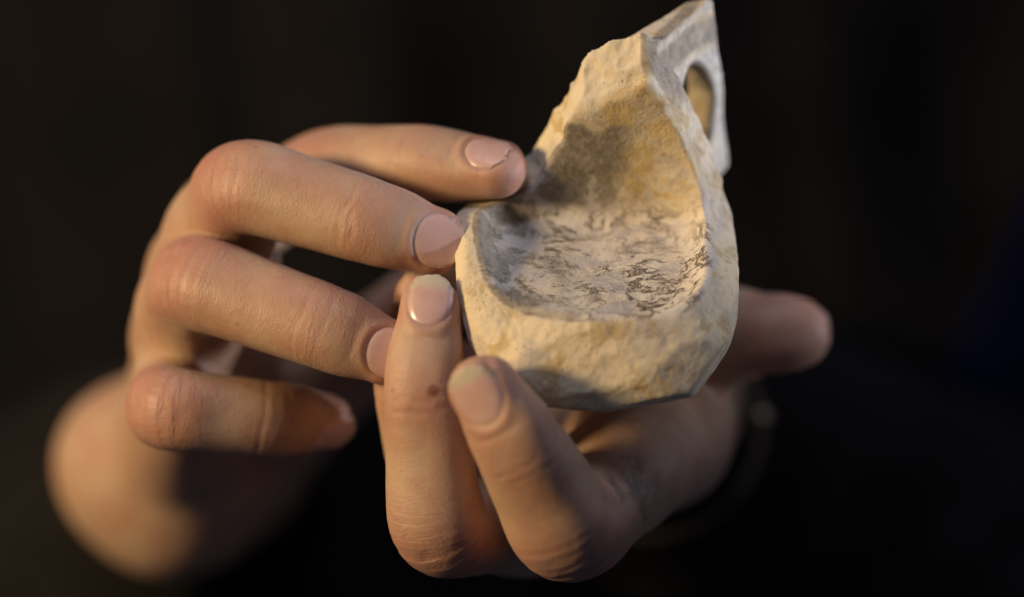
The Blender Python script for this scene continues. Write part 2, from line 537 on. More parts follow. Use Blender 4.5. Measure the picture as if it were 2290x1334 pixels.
def vessel_parts(q):
    a, b, c = q[:, 0], q[:, 1], q[:, 2]
    outer = outer_body(q)
    bowl = bowl_body(q)
    for nv, off in FACETS:
        bowl = smax(bowl, q @ nv - off, 0.3)
    # the tall remaining stretch of back wall
    chip = 1.1 * np.abs(noise3(q, 6.0, 15)) + 0.6 * np.abs(noise3(q, 2.6, 16)) - 0.5
    wall = smax(outer, PL_LEFT(q) + chip, 0.4)
    wall = smax(wall, PL_BEVEL(q) + chip, 0.4)
    wall = smax(wall, PL_RFRAC(q) + 0.7 * chip, 0.6)
    wall = smax(wall, 8 - b, 0.5)
    # pierced lug handle
    lug = smax(PL_LUGTOP(q), PL_LUGRIGHT(q), 1.0)
    lug = smax(lug, PL_LUGLEFT(q), 1.0)
    lug = smax(lug, PL_BEVEL(q) + chip, 0.4)
    lug = smax(lug, b - 45.0 + 0.04 * (37 - c) + 0.02 * np.abs(c - 20), 2.5)
    lug = smax(lug, -5.0 - c + 0.12 * (44 - b), 4.0)
    lug = smax(lug, 17 - b, 1.0)
    lug = smax(lug, PL_RFRAC(q) - 5.0, 1.0)
    # inner hollow
    Ai = np.where(a < 0, 21.8, 20.6) + 0.26 * np.clip(c, 0, 12) + 0.05 * np.clip(c, 0, 60); Bi = np.where(b < 0, 19.6, 16.6) + 0.09 * np.clip(c, -2, 60)
    m = 3.7
    rin = ((np.abs(a) / Ai) ** m + (np.abs(b) / Bi) ** m + 1e-9) ** (1 / m)
    cav = (rin - 1) * np.minimum(Ai, Bi) * 0.93
    cav = smax(cav, -(c - 0.012 * (a * a) * 0.15), 5.5)
    # hole through the lug
    hc = A(19.6, 34.6, 15.6); hx = nrm(A(0.86, -0.50, 0.10)); hz = nrm(A(0, 0, 1) - hx * hx[2]); hy = np.cross(hz, hx)
    r = q - hc
    hu = r @ hy; hv = r @ hz; hw = r @ hx
    fl = np.clip(np.abs(hw) / 12.0, 0, 1) * 0.8
    fl = fl + 0.35 * noise3(q, 4.0, 18) + 0.15 * noise3(q, 1.7, 19)
    hole = (np.sqrt((hu / (7.0 + fl)) ** 2 + (hv / (10.4 + fl)) ** 2) - 1) * 7.2
    return bowl, wall, lug, cav, hole

NOTCH = (A(*(46.5, 16.0, 25.0)) - LO) @ LR

def vessel_smooth(q):
    bowl, wall, lug, cav, hole = vessel_parts(q)
    s = smin(smin(bowl, wall, 1.5), lug, 2.0)
    s = smax(s, -cav, 0.45)
    s = smax(s, -hole, 1.0)
    s = smax(s, -(np.linalg.norm((q - NOTCH) * A(1, 0.6, 1), axis=1) - 3.4), 1.2)
    return s

def vessel_world(p):
    q = (p - LO) @ LR
    return vessel_smooth(q)

def build_vessel():
    def f(p):
        q = (p - LO) @ LR
        d = vessel_smooth(q)
        m = np.abs(d) < 4
        if m.any():
            qq = q[m]
            d[m] += 0.24 * noise3(qq, 9.0, 3) + 0.07 * noise3(qq, 3.8, 5) + 0.05 * noise3(qq, 1.6, 9)
        return d
    V, Q = surface_nets(f, (-16, -48, -26), (56, 58, 74), 0.42, newton=0)
    V = relax(V, Q, 1, 0.4)
    q = (V - LO) @ LR
    bowl, wall, lug, cav, hole = vessel_parts(q)
    a, b, c = q[:, 0], q[:, 1], q[:, 2]
    N0 = vert_normals(V, Q) @ LR
    inner = 1 - sstep(np.abs(cav), 0.7, 1.6)
    fr = np.minimum(np.abs(PL_LEFT(q)), np.minimum(np.abs(PL_BEVEL(q)), np.abs(PL_RFRAC(q))))
    rimf = np.abs(c - np.clip(rim_h(q[:, :2]), -17, 13))
    rimf = np.where((lug < bowl) | (wall < bowl - 0.6), 9, np.maximum(rimf - 1.3, 0))
    fr = np.maximum(fr - 0.7, 0)
    frac = (1 - sstep(np.minimum(fr, rimf), 0.6, 1.5)) * (1 - inner)
    bro = (1 - sstep(np.abs(PL_BEVEL(q)), 1.2, 2.2))
    rough = np.clip(0.25 + 0.75 * frac, 0, 1)
    # broken faces are granular
    V = V + (vert_normals(V, Q)) * ((0.12 * noise3(q, 1.1, 21) + 0.09 * noise3(q, 2.6, 22)) * rough)[:, None]
    floor = inner * (1 - sstep(c + 3.0 * noise3(q, 7, 33) + 1.5 * noise3(q, 3, 34), 1.0, 8.5))
    wob = 3.0 * noise3(q, 9, 31) + 1.4 * noise3(q, 3, 32)
    soot_shade = inner * np.clip(sstep(-(a + wob), -8.5, 2.0) * (1 - sstep(c + wob * 0.7, 19, 25)) * (1 - 0.75 * floor) + 0.35 * sstep(-(a + wob), 8, 16) * floor, 0, 1)  # grey left side: real soot together with painted shade
    soot_shade = np.maximum(soot_shade, 0.55 * (1 - sstep(np.abs(PL_RFRAC(q)), 0.8, 1.6)) * sstep(c, 20, 27) * (1 - inner))
    och = inner * sstep(a + wob, -8, 6) * (1 - floor)
    och = np.maximum(och, 0.8 * frac * sstep(-a + wob, -4, 14))
    och = np.maximum(och, 0.8 * (1 - sstep(hole, 0.4, 1.5)))
    soot_shade = np.maximum(soot_shade, (0.45 + 0.55 * sstep(c, 15, 22)) * (1 - sstep(hole, 0.3, 1.2)))  # hole darkened in colour, most in its upper half, as its shade
    cool_light = (1 - sstep(np.abs(PL_LUGRIGHT(q)), 0.7, 1.6)) * (1 - inner) * sstep(b, 18, 22) * (1 - 0.6 * frac)  # right face of the handle made paler and greyer to carry cool light
    msk = np.stack([soot_shade, floor, frac * (1 - 0.8 * sstep(np.abs(PL_RFRAC(q)) * -1, -1.2, -0.5)), och], 1)
    NW = vert_normals(V, Q)
    org = LO + LR @ A(0, 0, -19.5)
    root = empty('pottery_fragment', org)
    tag(root, 'broken cream pottery lamp fragment with sooty hollow and pierced handle, held between the hands', 'pottery')
    hl = (lug < np.minimum(bowl, wall)) | (hole < 2.0)
    isl = hl[Q].sum(1) >= 2
    for name, sel, lab in (('bowl', ~isl, 'sooty hollow bowl with broken rim and tall back wall'), ('handle', isl, 'pierced flat-topped lug handle with an oval hole')):
        Qs = Q[sel]
        used = np.unique(Qs)
        remap = np.full(len(V), -1); remap[used] = np.arange(len(used))
        o = mesh_obj(name, V[used], remap[Qs], CLAY, root, org, attrs={'clay_mask': msk[used], 'chalk': (inner * (1 - sstep(c, 9, 17)))[used], 'fresh': (bro * sstep(c, 12, 18))[used], 'cool_light_mask': cool_light[used]}, normals=NW[used])
        o['label'] = lab
    return root

vessel = build_vessel()

# ---------------------------------------------------------------- hands
KEYS = np.array([0.0, 0.5, 1.0, 1.5, 2.0, 2.5, 3.0])       # knuckle, .., middle joint, .., end joint, .., tip
RW = np.array([1.22, 1.08, 1.02, 0.95, 0.91, 0.87, 0.70])
RD = np.array([1.18, 1.00, 1.03, 0.88, 0.85, 0.70, 0.54])
RP = np.array([1.15, 1.10, 0.94, 1.03, 0.86, 0.88, 0.66])

class Finger:
    def __init__(self, joints, R, hints, nail=None, tipk=0.78, wmul=None, nailw=0.80, corner=(5, 6.5, 4)):
        J = np.array(joints, float)
        ax = nrm(J[-1] - J[-2])
        rt = tipk * R
        self.R = R; self.tip = J[-1].copy(); self.rt = rt
        J = J.copy(); J[-1] = J[-1] - ax * rt
        self.J = J
        n = len(J)
        pts = []; keys = []
        H = nrm(np.array(hints, float))
        step = 1.6
        def seg(p, q, k0, k1):
            m = max(2, int(np.linalg.norm(q - p) / step))
            for i in range(m):
                t = i / m
                pts.append(p + (q - p) * t); keys.append(k0 + (k1 - k0) * t)
        prev = J[0]; pk = 0.0
        for i in range(1, n - 1):
            L0 = np.linalg.norm(J[i] - J[i - 1]); L1 = np.linalg.norm(J[i + 1] - J[i])
            m = min(corner[min(i, len(corner) - 1)], 0.4 * L0, 0.4 * L1)
            p0 = J[i] - nrm(J[i] - J[i - 1]) * m; p1 = J[i] + nrm(J[i + 1] - J[i]) * m
            k0 = i - m / L0; k1 = i + m / L1
            seg(prev, p0, pk, k0)
            for t in np.arange(0, 1, 0.125):
                pts.append((1 - t) ** 2 * p0 + 2 * t * (1 - t) * J[i] + t * t * p1)
                keys.append(k0 + (k1 - k0) * t)
            prev = p1; pk = k1
        seg(prev, J[-1], pk, n - 1)
        pts.append(J[-1]); keys.append(n - 1)
        self.c = np.array(pts); self.k = np.array(keys) * (3.0 / (n - 1))
        self.kn = np.array(keys)
        d = np.gradient(self.c, axis=0)
        self.t = nrm(d)
        hk = np.arange(n)
        h = np.stack([np.interp(self.kn, hk, H[:, a]) for a in range(3)], 1)
        h = h - self.t * (h * self.t).sum(1, keepdims=True)
        self.d = nrm(h)
        self.l = np.cross(self.t, self.d)
        self.s = np.concatenate([[0], np.cumsum(np.linalg.norm(np.diff(self.c, axis=0), axis=1))])
        def prof(v):
            if wmul is not None: v = v * np.array(wmul)
            r = np.interp(self.k, KEYS, v) * R
            ker = np.hanning(7); ker /= ker.sum()
            rr = np.convolve(np.pad(r, 3, mode='edge'), ker, 'valid')
            return rr
        self.rw = prof(RW); self.rd = prof(RD); self.rp = prof(RP)
        # joint positions along s
        self.sj = [self.s[np.argmin(np.abs(self.kn - i))] for i in range(n)]
        self.lo = (self.c - 1.4 * R).min(0); self.hi = (self.c + 1.4 * R).max(0)
        self.nail = nail; self.nailw = nailw
        self.ax = ax; self.dn = self.d[-1]; self.ln = self.l[-1]
    def local(self, p):
        best = np.empty(len(p), np.int64)
        c32 = self.c.astype(np.float32); p32 = p.astype(np.float32)
        c2 = (c32 ** 2).sum(1)
        for i in range(0, len(p), 20000):
            best[i:i + 20000] = np.argmin(c2[None] - 2 * (p32[i:i + 20000] @ c32.T), 1)
        r = p - self.c[best]
        w = (r * self.t[best]).sum(1)
        fi = best.astype(float)
        gap = np.gradient(self.s)[best]
        wc = np.clip(w / gap, -0.5, 0.5)
        last = best == len(self.c) - 1; first = best == 0
        wc = np.where(last, np.minimum(wc, 0), wc); wc = np.where(first, np.maximum(wc, 0), wc)
        x = fi + wc
        i0 = np.clip(np.floor(x).astype(int), 0, len(self.c) - 2); f = (x - i0)[:, None]
        lerp = lambda arr: arr[i0] * (1 - f) + arr[i0 + 1] * f
        c = lerp(self.c); t = nrm(lerp(self.t)); d = lerp(self.d); d = nrm(d - t * (d * t).sum(1, keepdims=True)); l = np.cross(t, d)
        r = p - c
        ff = f[:, 0]
        rl = lambda arr: arr[i0] * (1 - ff) + arr[i0 + 1] * ff
        u = (r * l).sum(1); v = (r * d).sum(1); w = (r * t).sum(1)
        w = np.where(last | first, w, 0)
        return u, v, w, rl(self.s), rl(self.k), rl(self.rw), rl(self.rd), rl(self.rp), last
    def sdf(self, p, margin=9.0):
        out = np.maximum(np.maximum(self.lo - p, p - self.hi), 0)
        dbox = np.sqrt((out ** 2).sum(1))
        res = dbox + 3.0
        m = dbox < margin
        if m.any():
            u, v, w, s, k, rw, rd, rp, last = self.local(p[m])
            rv = np.where(v > 0, rd, rp)
            rt = self.rt
            e = 2.25
            k0 = ((np.abs(u) / rw) ** e + (np.abs(v) / rv) ** e + (np.abs(w) / rt) ** e + 1e-12) ** (1 / e)
            rr = np.sqrt(u * u + v * v + w * w) + 1e-9
            # distance along the ray from the centre line
            res[m] = rr * (1 - 1 / np.maximum(k0, 1e-4)) * 0.93
        return res

def capsule(p, a, ra, b, rb):
    a = np.asarray(a, float); b = np.asarray(b, float)
    ab = b - a
    h = np.clip(((p - a) @ ab) / (ab @ ab), 0, 1)
    return np.linalg.norm(p - a - h[:, None] * ab, axis=1) - (ra + (rb - ra) * h)

class Hand:
    def __init__(self, fingers, palm, kpalm=9.0, kf=7.0):
        self.fingers = fingers; self.palm = palm; self.kpalm = kpalm; self.kf = kf
    def web(self, pairs, t=0.42, r=8.0):
        for i, j in pairs:
            a, b = self.fingers[i].J, self.fingers[j].J
            self.palm.append((a[0] + (a[1] - a[0]) * t, r, b[0] + (b[1] - b[0]) * t, r))
    def palm_sdf(self, p):
        d = None
        for (a, ra, b, rb) in self.palm:
            e = capsule(p, a, ra, b, rb)
            d = e if d is None else smin(d, e, self.kpalm)
        return d
    def sdf(self, p):
        pd = self.palm_sdf(p)
        d = pd
        first = True
        for f in self.fingers:
            fd = f.sdf(p)
            e = smin(pd, fd, self.kf)
            d = e if first else smin(d, e, 0.9)
            first = False
        return d

def build_hand(hand, parent, origin, lo, hi, h=0.5, spots=(), ink=(), label=None):
    V, Q = surface_nets(hand.sdf, lo, hi, h, newton=1)
    V = relax(V, Q, 2, 0.5)
    N = vert_normals(V, Q)
    fd = np.stack([f.sdf(V) for f in hand.fingers], 1)
    owner = fd.argmin(1)
    own_d = fd[np.arange(len(V)), owner]
    pd = hand.palm_sdf(V)
    uv = V.copy()[:, [0, 2, 1]]
    red = np.zeros(len(V)); tipm = np.zeros(len(V)); disp = np.zeros(len(V)); ndir = N.copy()
    for fi, f in enumerate(hand.fingers):
        m = (owner == fi) & (own_d < 4)
        idx = np.where(m)[0]
        if len(idx) == 0: continue
        P = V[idx]
        u, v, w, s, k, rw, rd, rp, last = f.local(P)
        sw = s + np.where(last, np.maximum(w, 0), 0)
        ang = np.arctan2(u, v)
        uv[idx] = np.stack([ang * 8.0, sw, np.full(len(idx), fi * 37.0)], 1)
        dors = sstep(np.cos(ang), -0.25, 0.55)
        nzw = noise3(np.stack([ang * 4 + fi * 9, sw * 0.3, np.full(len(idx), 3.0)], 1), 1.6, 40 + fi)
        dd = np.zeros(len(idx)); rr = np.zeros(len(idx))
        for ji, (wid, amp, offs) in enumerate(((6.5, 0.19, (-4.6, -3.0, -1.3, 0.3, 1.9, 3.6)), (4.6, 0.17, (-2.6, -0.6, 1.5)))):
            j = len(f.sj) - 3 + ji
            if j < 1: continue
            x = sw - f.sj[j]
            rr = np.maximum(rr, np.exp(-(x / wid) ** 2) * dors * (1.0 if ji == 0 else 0.45))
            for oi, o in enumerate(offs):
                cen = o * (1.0 - 0.16 * (1 - np.cos(ang))) + 0.9 * nzw * (0.5 + 0.5 * math.sin(oi * 2.3))
                a_ = amp * (0.6 + 0.4 * math.sin(oi * 1.9 + fi)) * np.clip(0.75 + 0.8 * noise3(np.stack([ang * 3.2, np.full(len(idx), oi * 5.1), np.full(len(idx), fi * 7.7 + ji)], 1), 1.0, 77), 0, 1.3)
                dd -= a_ * np.exp(-((x - cen) / 0.48) ** 2) * dors
            # palmar flexion crease
            palmar = sstep(-np.cos(ang), 0.0, 0.6)
            dd -= 0.35 * np.exp(-(x / 0.7) ** 2) * palmar
        dd += 0.10 * noise3(P, 6.0, 50)
        red[idx] = rr
        tipm[idx] = sstep(k, 2.55, 3.0)
        disp[idx] += dd
        # nail bed and nail fold
        if f.nail:
            nl, base, free, wn = f.nail['len'], f.nail['base'], f.nail['free'], f.nail['w']
            r = P - f.tip
            x = r @ f.ln; y = r @ f.ax; z = r @ f.dn
            yy = y + base                                    # 0 at the cuticle, grows towards the tip
            sd = nail_sd(x, yy, wn, base + free)
            on = (z > -1.0) & (yy > -4) & (yy < base + 2) & (np.abs(x) < wn + 4)
            hh = nail_height(f, x, yy)
            carve = np.where(on, 1 - sstep(sd, -0.9, 0.15), 0)
            targ = hh - 0.14 - z
            nn = N[idx]
            cosn = np.clip((nn * f.dn).sum(1), 0.25, 1)
            amount = np.clip(targ / cosn, -2.5, 1.2)
            disp[idx] = np.where(on, disp[idx] * (1 - carve) + carve * amount, disp[idx])
            side = 1 - sstep(yy, base * 0.78, base * 0.98)
            fold = np.where(on & (sd > -0.2), 0.34 * np.exp(-((sd - 0.9) / 0.8) ** 2) * side, 0)
            groove = np.where(on, -0.10 * np.exp(-((sd - 0.05) / 0.35) ** 2) * side, 0)
            disp[idx] += fold + groove
            disp[idx] += np.where((np.abs(x) < wn) & (z > 0), -0.22 * np.exp(-((yy + 2.4) / 0.5) ** 2) * 0.6, 0)
            tipm[idx] = np.maximum(tipm[idx], np.where(on, 0.9 * np.exp(-(np.maximum(sd, 0) / 1.2) ** 2), 0))
    disp *= np.where(pd < own_d - 0.5, 0, 1)
    V = V + N * disp[:, None]
    V = relax(V, Q, 1, 0.15)
    spot = np.zeros(len(V)); inkm = np.zeros(len(V))
    for (p, r) in spots:
        spot = np.maximum(spot, 1 - sstep(np.linalg.norm(V - np.asarray(p), axis=1) + 0.35 * noise3(V, 0.8, 88), r * 0.5, r))
    for (p, r) in ink:
        inkm = np.maximum(inkm, 1 - sstep(np.linalg.norm((V - np.asarray(p)) * A(1, 0.2, 1), axis=1) + 1.4 * noise3(V, 3.0, 89), r * 0.6, r))
    msk = np.stack([red, tipm, spot, np.ones(len(V))], 1)
    o = mesh_obj('hand', V, Q, SKIN, parent, origin, attrs={'skin_mask': msk, 'finger_uv': uv, 'ink': inkm})
    if label: o['label'] = label
    for f in hand.fingers:
        if f.nail:
            build_nail(f, o, origin)
    return o

def nail_sd(x, y, w, L):
    """signed distance-like value to the nail outline; y from 0 (cuticle) to L (free edge)"""
    cy = L * 0.56
    hy = np.where(y < cy, cy, L - cy)
    n = np.where(y < cy, 2.35, 2.9)
    hw = w * (1.0 - 0.05 * np.abs(y / L - 0.4))
    r = ((np.abs(x) / hw) ** n + (np.abs(y - cy) / hy) ** n + 1e-9) ** (1 / n)
    return (r - 1) * w

def nail_height(f, x, y):
    base = f.nail['base']
    s_base = f.s[-1] + f.rt - base
    rd0 = np.interp(s_base, f.s, f.rd)
    rdm = np.interp(f.s[-1] + f.rt - base * 0.5, f.s, f.rd)
    slope = (rdm - rd0) / (base * 0.5) * 0.75
    rwx = np.interp(s_base + base * 0.4, f.s, f.rw) * 1.06
    hgt = rd0 + slope * y - 0.0045 * np.clip(y, 0, 30) ** 2 * f.nail.get('curl', 1.0)
    hgt = hgt - 0.02
    arch = 1 - (np.clip(1 - (np.abs(x) / rwx) ** 2.2, 0, 1)) ** (1 / 2.2)
    return hgt - arch * hgt * 0.92

def build_nail(f, parent, origin):
    base, free, w = f.nail['base'], f.nail['free'], f.nail['w']
    L = base + free
    seed = f.nail.get('seed', 1)
    nphi, nr = 64, 12
    cy = L * 0.56
    phi = np.linspace(0, 2 * math.pi, nphi, endpoint=False)
    # outline radius by bisection on the outline function; the sides and base tuck under the skin fold
    lo = np.zeros(nphi); hi = np.full(nphi, 2.0 * L)
    for _ in range(30):
        m = 0.5 * (lo + hi)
        x = m * np.cos(phi); y = cy + m * np.sin(phi)
        ins = nail_sd(x, y, w, L) < np.where(np.sin(phi) < 0.5, 0.30, 0.0)
        lo = np.where(ins, m, lo); hi = np.where(ins, hi, m)
    tipw = sstep(np.sin(phi), 0.45, 0.9)
    lo = lo + tipw * f.nail.get('rag', 1.0) * (0.22 * np.sin(phi * 6 + seed) + 0.14 * np.sin(phi * 15 + seed * 2.1) + 0.08 * np.sin(phi * 31 + seed))
    X = [0.0]; Y = [cy]
    for r in range(1, nr + 1):
        t = (r / nr) ** 0.8
        X += list(lo * t * np.cos(phi)); Y += list(cy + lo * t * np.sin(phi))
    X = np.array(X); Y = np.array(Y)
    h = nail_height(f, X, Y) + 0.06
    h = h - 0.30 * sstep(nail_sd(X, Y, w, L), -0.7, 0.3) * (1 - sstep(Y, 0.72 * L, 0.9 * L))
    P3 = f.tip + X[:, None] * f.ln + (Y[:, None] - base) * f.ax + h[:, None] * f.dn
    B3 = P3 - f.dn * 0.6
    V = np.concatenate([P3, B3]); NN = len(P3)
    T = []; Qd = []
    for i in range(nphi):
        j = (i + 1) % nphi
        T.append((0, 1 + i, 1 + j)); T.append((NN, NN + 1 + j, NN + 1 + i))
        for r in range(nr - 1):
            a = 1 + r * nphi + i; b = 1 + r * nphi + j
            Qd.append((a, a + nphi, b + nphi, b)); Qd.append((NN + a, NN + b, NN + b + nphi, NN + a + nphi))
        a = 1 + (nr - 1) * nphi + i; b = 1 + (nr - 1) * nphi + j
        Qd.append((a, NN + a, NN + b, b))
    F = T + Qd
    if np.cross(f.ln, f.ax) @ f.dn < 0:
        F = [t[::-1] for t in F]
    uu = X / w
    edge = base - f.nail.get('white', 1.2) - 0.5 * uu ** 2 + 0.25 * np.sin(uu * 7 + seed)
    fe = 1 / (1 + np.exp(-(Y - edge) * 4.0))
    sdn = nail_sd(X, Y, w, L)
    rim = np.exp(-((sdn - 0.1) / 0.32) ** 2) * np.where(Y > 0.6 * L, 0.6, 0.12)
    uvn = np.stack([uu, Y / L, np.full(NN, seed * 3.1)], 1)
    return mesh_obj('fingernail', V, F, NAIL, parent, origin, attrs={'nail_uv': np.concatenate([uvn, uvn]), 'free_edge': np.concatenate([fe, fe]), 'nail_rim': np.concatenate([rim, rim])})

#=== HANDS
person_origin = A(0, 330, -300)
person = empty('person', person_origin)
tag(person, 'person in a black jacket holding the pottery fragment towards the viewer with both hands', 'person')

def nail(base, w, free, white=1.2, seed=1, rag=1.0, curl=1.0):
    return dict(len=base + free, base=base, w=w, free=free, white=white, seed=seed, rag=rag, curl=curl)

# the hand on the left of the view: finger backs and nails towards the camera
LH = [(-0.6, -0.55, 0.5), (-0.35, -0.85, 0.45), (0.0, -1, 0.12), (0.05, -1, 0.06)]
hand_a = Hand([
    Finger([(-64.4, 60.0, 16.8), (-38.8, 30.0, 28.0), (-18.2, 15.0, 28.5), (2.3, 5.0, 26.0)], 8.8, [(-0.6, -0.3, 0.7), (-0.3, -0.5, 0.8), (0.1, -0.7, 0.7), (0.1, -0.72, 0.68)], nail(11.8, 4.5, -2.7, 0.5, 1, 1.6)),
    Finger([(-68.1, 44.0, 5.6), (-55.9, 9.0, 23.9), (-27.6, 1.0, 15.2), (-10.1, 3.0, 9.8)], 9.6, LH, nail(11.0, 5.2, -0.7, 0.9, 2)),
    Finger([(-71.6, 48.0, -7.7), (-66.0, 10.0, 3.9), (-36.6, 0.0, -6.3), (-20.0, 1.0, -13.2)], 9.5, LH, nail(10.4, 4.9, 0.2, 1.2, 3)),
    Finger([(-72.8, 50.0, -21.1), (-71.9, 10.0, -22.7), (-50.0, 16.0, -25.1), (-36.1, 30.0, -26.7)], 8.6, [(-0.7, -0.5, -0.1), (-0.4, -0.9, 0.0), (0.1, -1, -0.2), (0.2, -0.8, -0.6)], nail(11.0, 4.8, 0.0, 1.0, 4)),
    Finger([(-58.5, 126.0, -32.6), (-36.7, 95.0, -14.1), (-16.2, 62.0, 1.7), (0.5, 36.0, 7.5)], 10.2, [(0.2, 0.3, 0.9), (0.2, 0.5, 0.8), (0.1, 0.9, 0.5), (0.1, 1, 0.3)]),
], [
    ((-64.4, 60.0, 16.3), 10.5, (-72.0, 128.0, -32.7), 14),
    ((-67.9, 46.0, 5.1), 10.5, (-75.0, 124.0, -34.8), 14),
    ((-71.3, 50.0, -8.2), 10.5, (-78.9, 120.0, -36.8), 14),
    ((-72.2, 52.0, -21.2), 10.0, (-82.7, 110.0, -39.5), 14),
    ((-93.2, 118.0, -40.0), 18.5, (-83.3, 120.0, -45.0), 19.5),
    ((-83.3, 120.0, -45.0), 19.5, (-64.7, 158.0, -44.6), 15),
    ((-73.3, 140.0, -41.2), 15.0, (-58.5, 126.0, -32.6), 11),
    ((-85.2, 126.0, -43.8), 22.0, (-98.1, 210.0, -55.4), 25),
], kpalm=10.0, kf=6.0)
hand_a.web(((0, 1), (1, 2), (2, 3)), 0.45, 8.0)
ha = build_hand(hand_a, person, person_origin, (-124, -16, -80), (14, 162, 42), 0.53,
                label='hand with four finger backs and nails towards the viewer, gripping the rim')

# the hand under the vessel: palm up, fingers curled up in front of it
hand_b = Hand([
    Finger([(29.0, 26.0, -31.7), (11.0, -8.0, -47.0), (0.4, -21.0, -27.0), (-8.6, -25.0, -12.2)], 9.6, [(0.2, -0.5, -0.85), (-0.1, -0.75, -0.65), (-0.42, -0.88, -0.05), (-0.46, -0.86, 0.15)], nail(11.6, 4.8, 0.2, 2.3, 5), wmul=(1.05, 1.12, 1.17, 1.08, 1.0, 1.0, 1.0)),
    Finger([(12.1, 38.0, -47.4), (-15.4, -3.0, -46.8), (-17.8, -9.0, -17.3), (-15.9, -5.0, 3.5)], 8.8, [(0.1, -0.4, -0.9), (-0.3, -0.75, -0.6), (-0.08, -1, 0.0), (-0.02, -1, 0.08)], nail(10.0, 4.3, 0.4, 2.1, 6, 0.6), wmul=(1.05, 1.12, 1.12, 1.04, 1.0, 1.0, 1.0)),
    Finger([(3.5, 52.0, -45.0), (-17.5, 16.0, -35.8), (-21.6, 10.0, -16.0), (-17.2, 14.0, 5.7)], 8.2, [(-0.1, -0.4, -0.9), (-0.5, -0.7, -0.4), (-0.2, -1, 0), (-0.1, -1, 0)], nail(11, 4.6, 0.3, 1.5, 7)),
    Finger([(0.5, 66.0, -39.9), (-13.2, 42.0, -32.5), (-15.6, 40.0, -20.7), (-8.3, 42.0, -10.1)], 7.2, [(-0.1, -0.3, -0.9), (-0.6, -0.6, -0.4), (-0.3, -1, 0), (-0.1, -1, 0)]),
    Finger([(31.3, 94.0, -23.7), (28.0, 68.0, -13.6), (44.6, 44.0, -8.1), (68.2, 34.0, -7.2)], 12.0, [(0.3, 0.5, 0.8), (0.2, 0.8, 0.5), (0.0, 1, 0.15), (-0.1, 1, 0.05)], nail(13, 5.6, -1.2, 1.0, 8, 0.5, 2.0), tipk=1.15, wmul=(1, 1, 1, 1, 1, 1.02, 1.0), corner=(6, 7, 6)),
], [
    ((29.3, 28.0, -31.8), 11.0, (35.0, 94.0, -25.3), 15),
    ((17.0, 6.0, -39.8), 9.0, (31.8, 52.0, -29.1), 14),
    ((31.8, 52.0, -29.1), 14.0, (36.1, 94.0, -25.3), 15),
    ((12.2, 40.0, -47.0), 10.5, (27.2, 98.0, -31.3), 14),
    ((3.5, 54.0, -45.2), 10.0, (25.1, 98.0, -32.4), 15),
    ((0.5, 68.0, -40.1), 9.5, (20.9, 100.0, -31.4), 14),
    ((26.2, 72.0, -13.6), 12.0, (34.5, 94.0, -24.7), 14),
    ((28.2, 60.0, -32.0), 12.5, (34.3, 90.0, -25.1), 14),
    ((24.5, 112.0, -30.9), 18.0, (35.3, 230.0, -40.1), 22),
], kpalm=10.0, kf=6.0)
hand_b.web(((0, 1), (1, 2), (2, 3)), 0.35, 8.0)
hb = build_hand(hand_b, person, person_origin, (-36, -46, -76), (76, 160, 16), 0.53,
                spots=(((-15.6, -16.0, -18.1), 1.5),), ink=(((22.6, 20.0, -37.5), 9.0), ((25.2, 16.0, -41.0), 6.0)),
                label='upturned hand with curled fingertips and thumb supporting the vessel from below')

# ---------------------------------------------------------------- clothing
def tube(path, radii, seg=72, seed=0, fold=1.0):
    path = np.array(path, float)
    t = nrm(np.gradient(path, axis=0))
    up = A(0, 0, 1)
    V = []; n = len(path)
    for i in range(n):
        side = nrm(np.cross(t[i], up)); u2 = np.cross(side, t[i])
        th = np.linspace(0, 2 * math.pi, seg, endpoint=False)
        V.append(path[i] + radii[i] * (np.cos(th)[:, None] * side + np.sin(th)[:, None] * u2))
    V = np.concatenate(V)
    F = []
    for i in range(n - 1):
        for j in range(seg):
            a = i * seg + j; b = i * seg + (j + 1) % seg
            F.append((a, b, b + seg, a + seg))
    return V, np.array(F)

def bez(points, n):
    P = np.array(points, float)
    out = []
    for t in np.linspace(0, 1, n):
        q = P.copy()
        while len(q) > 1:
            q = q[:-1] * (1 - t) + q[1:] * t
        out.append(q[0])
    return np.array(out)

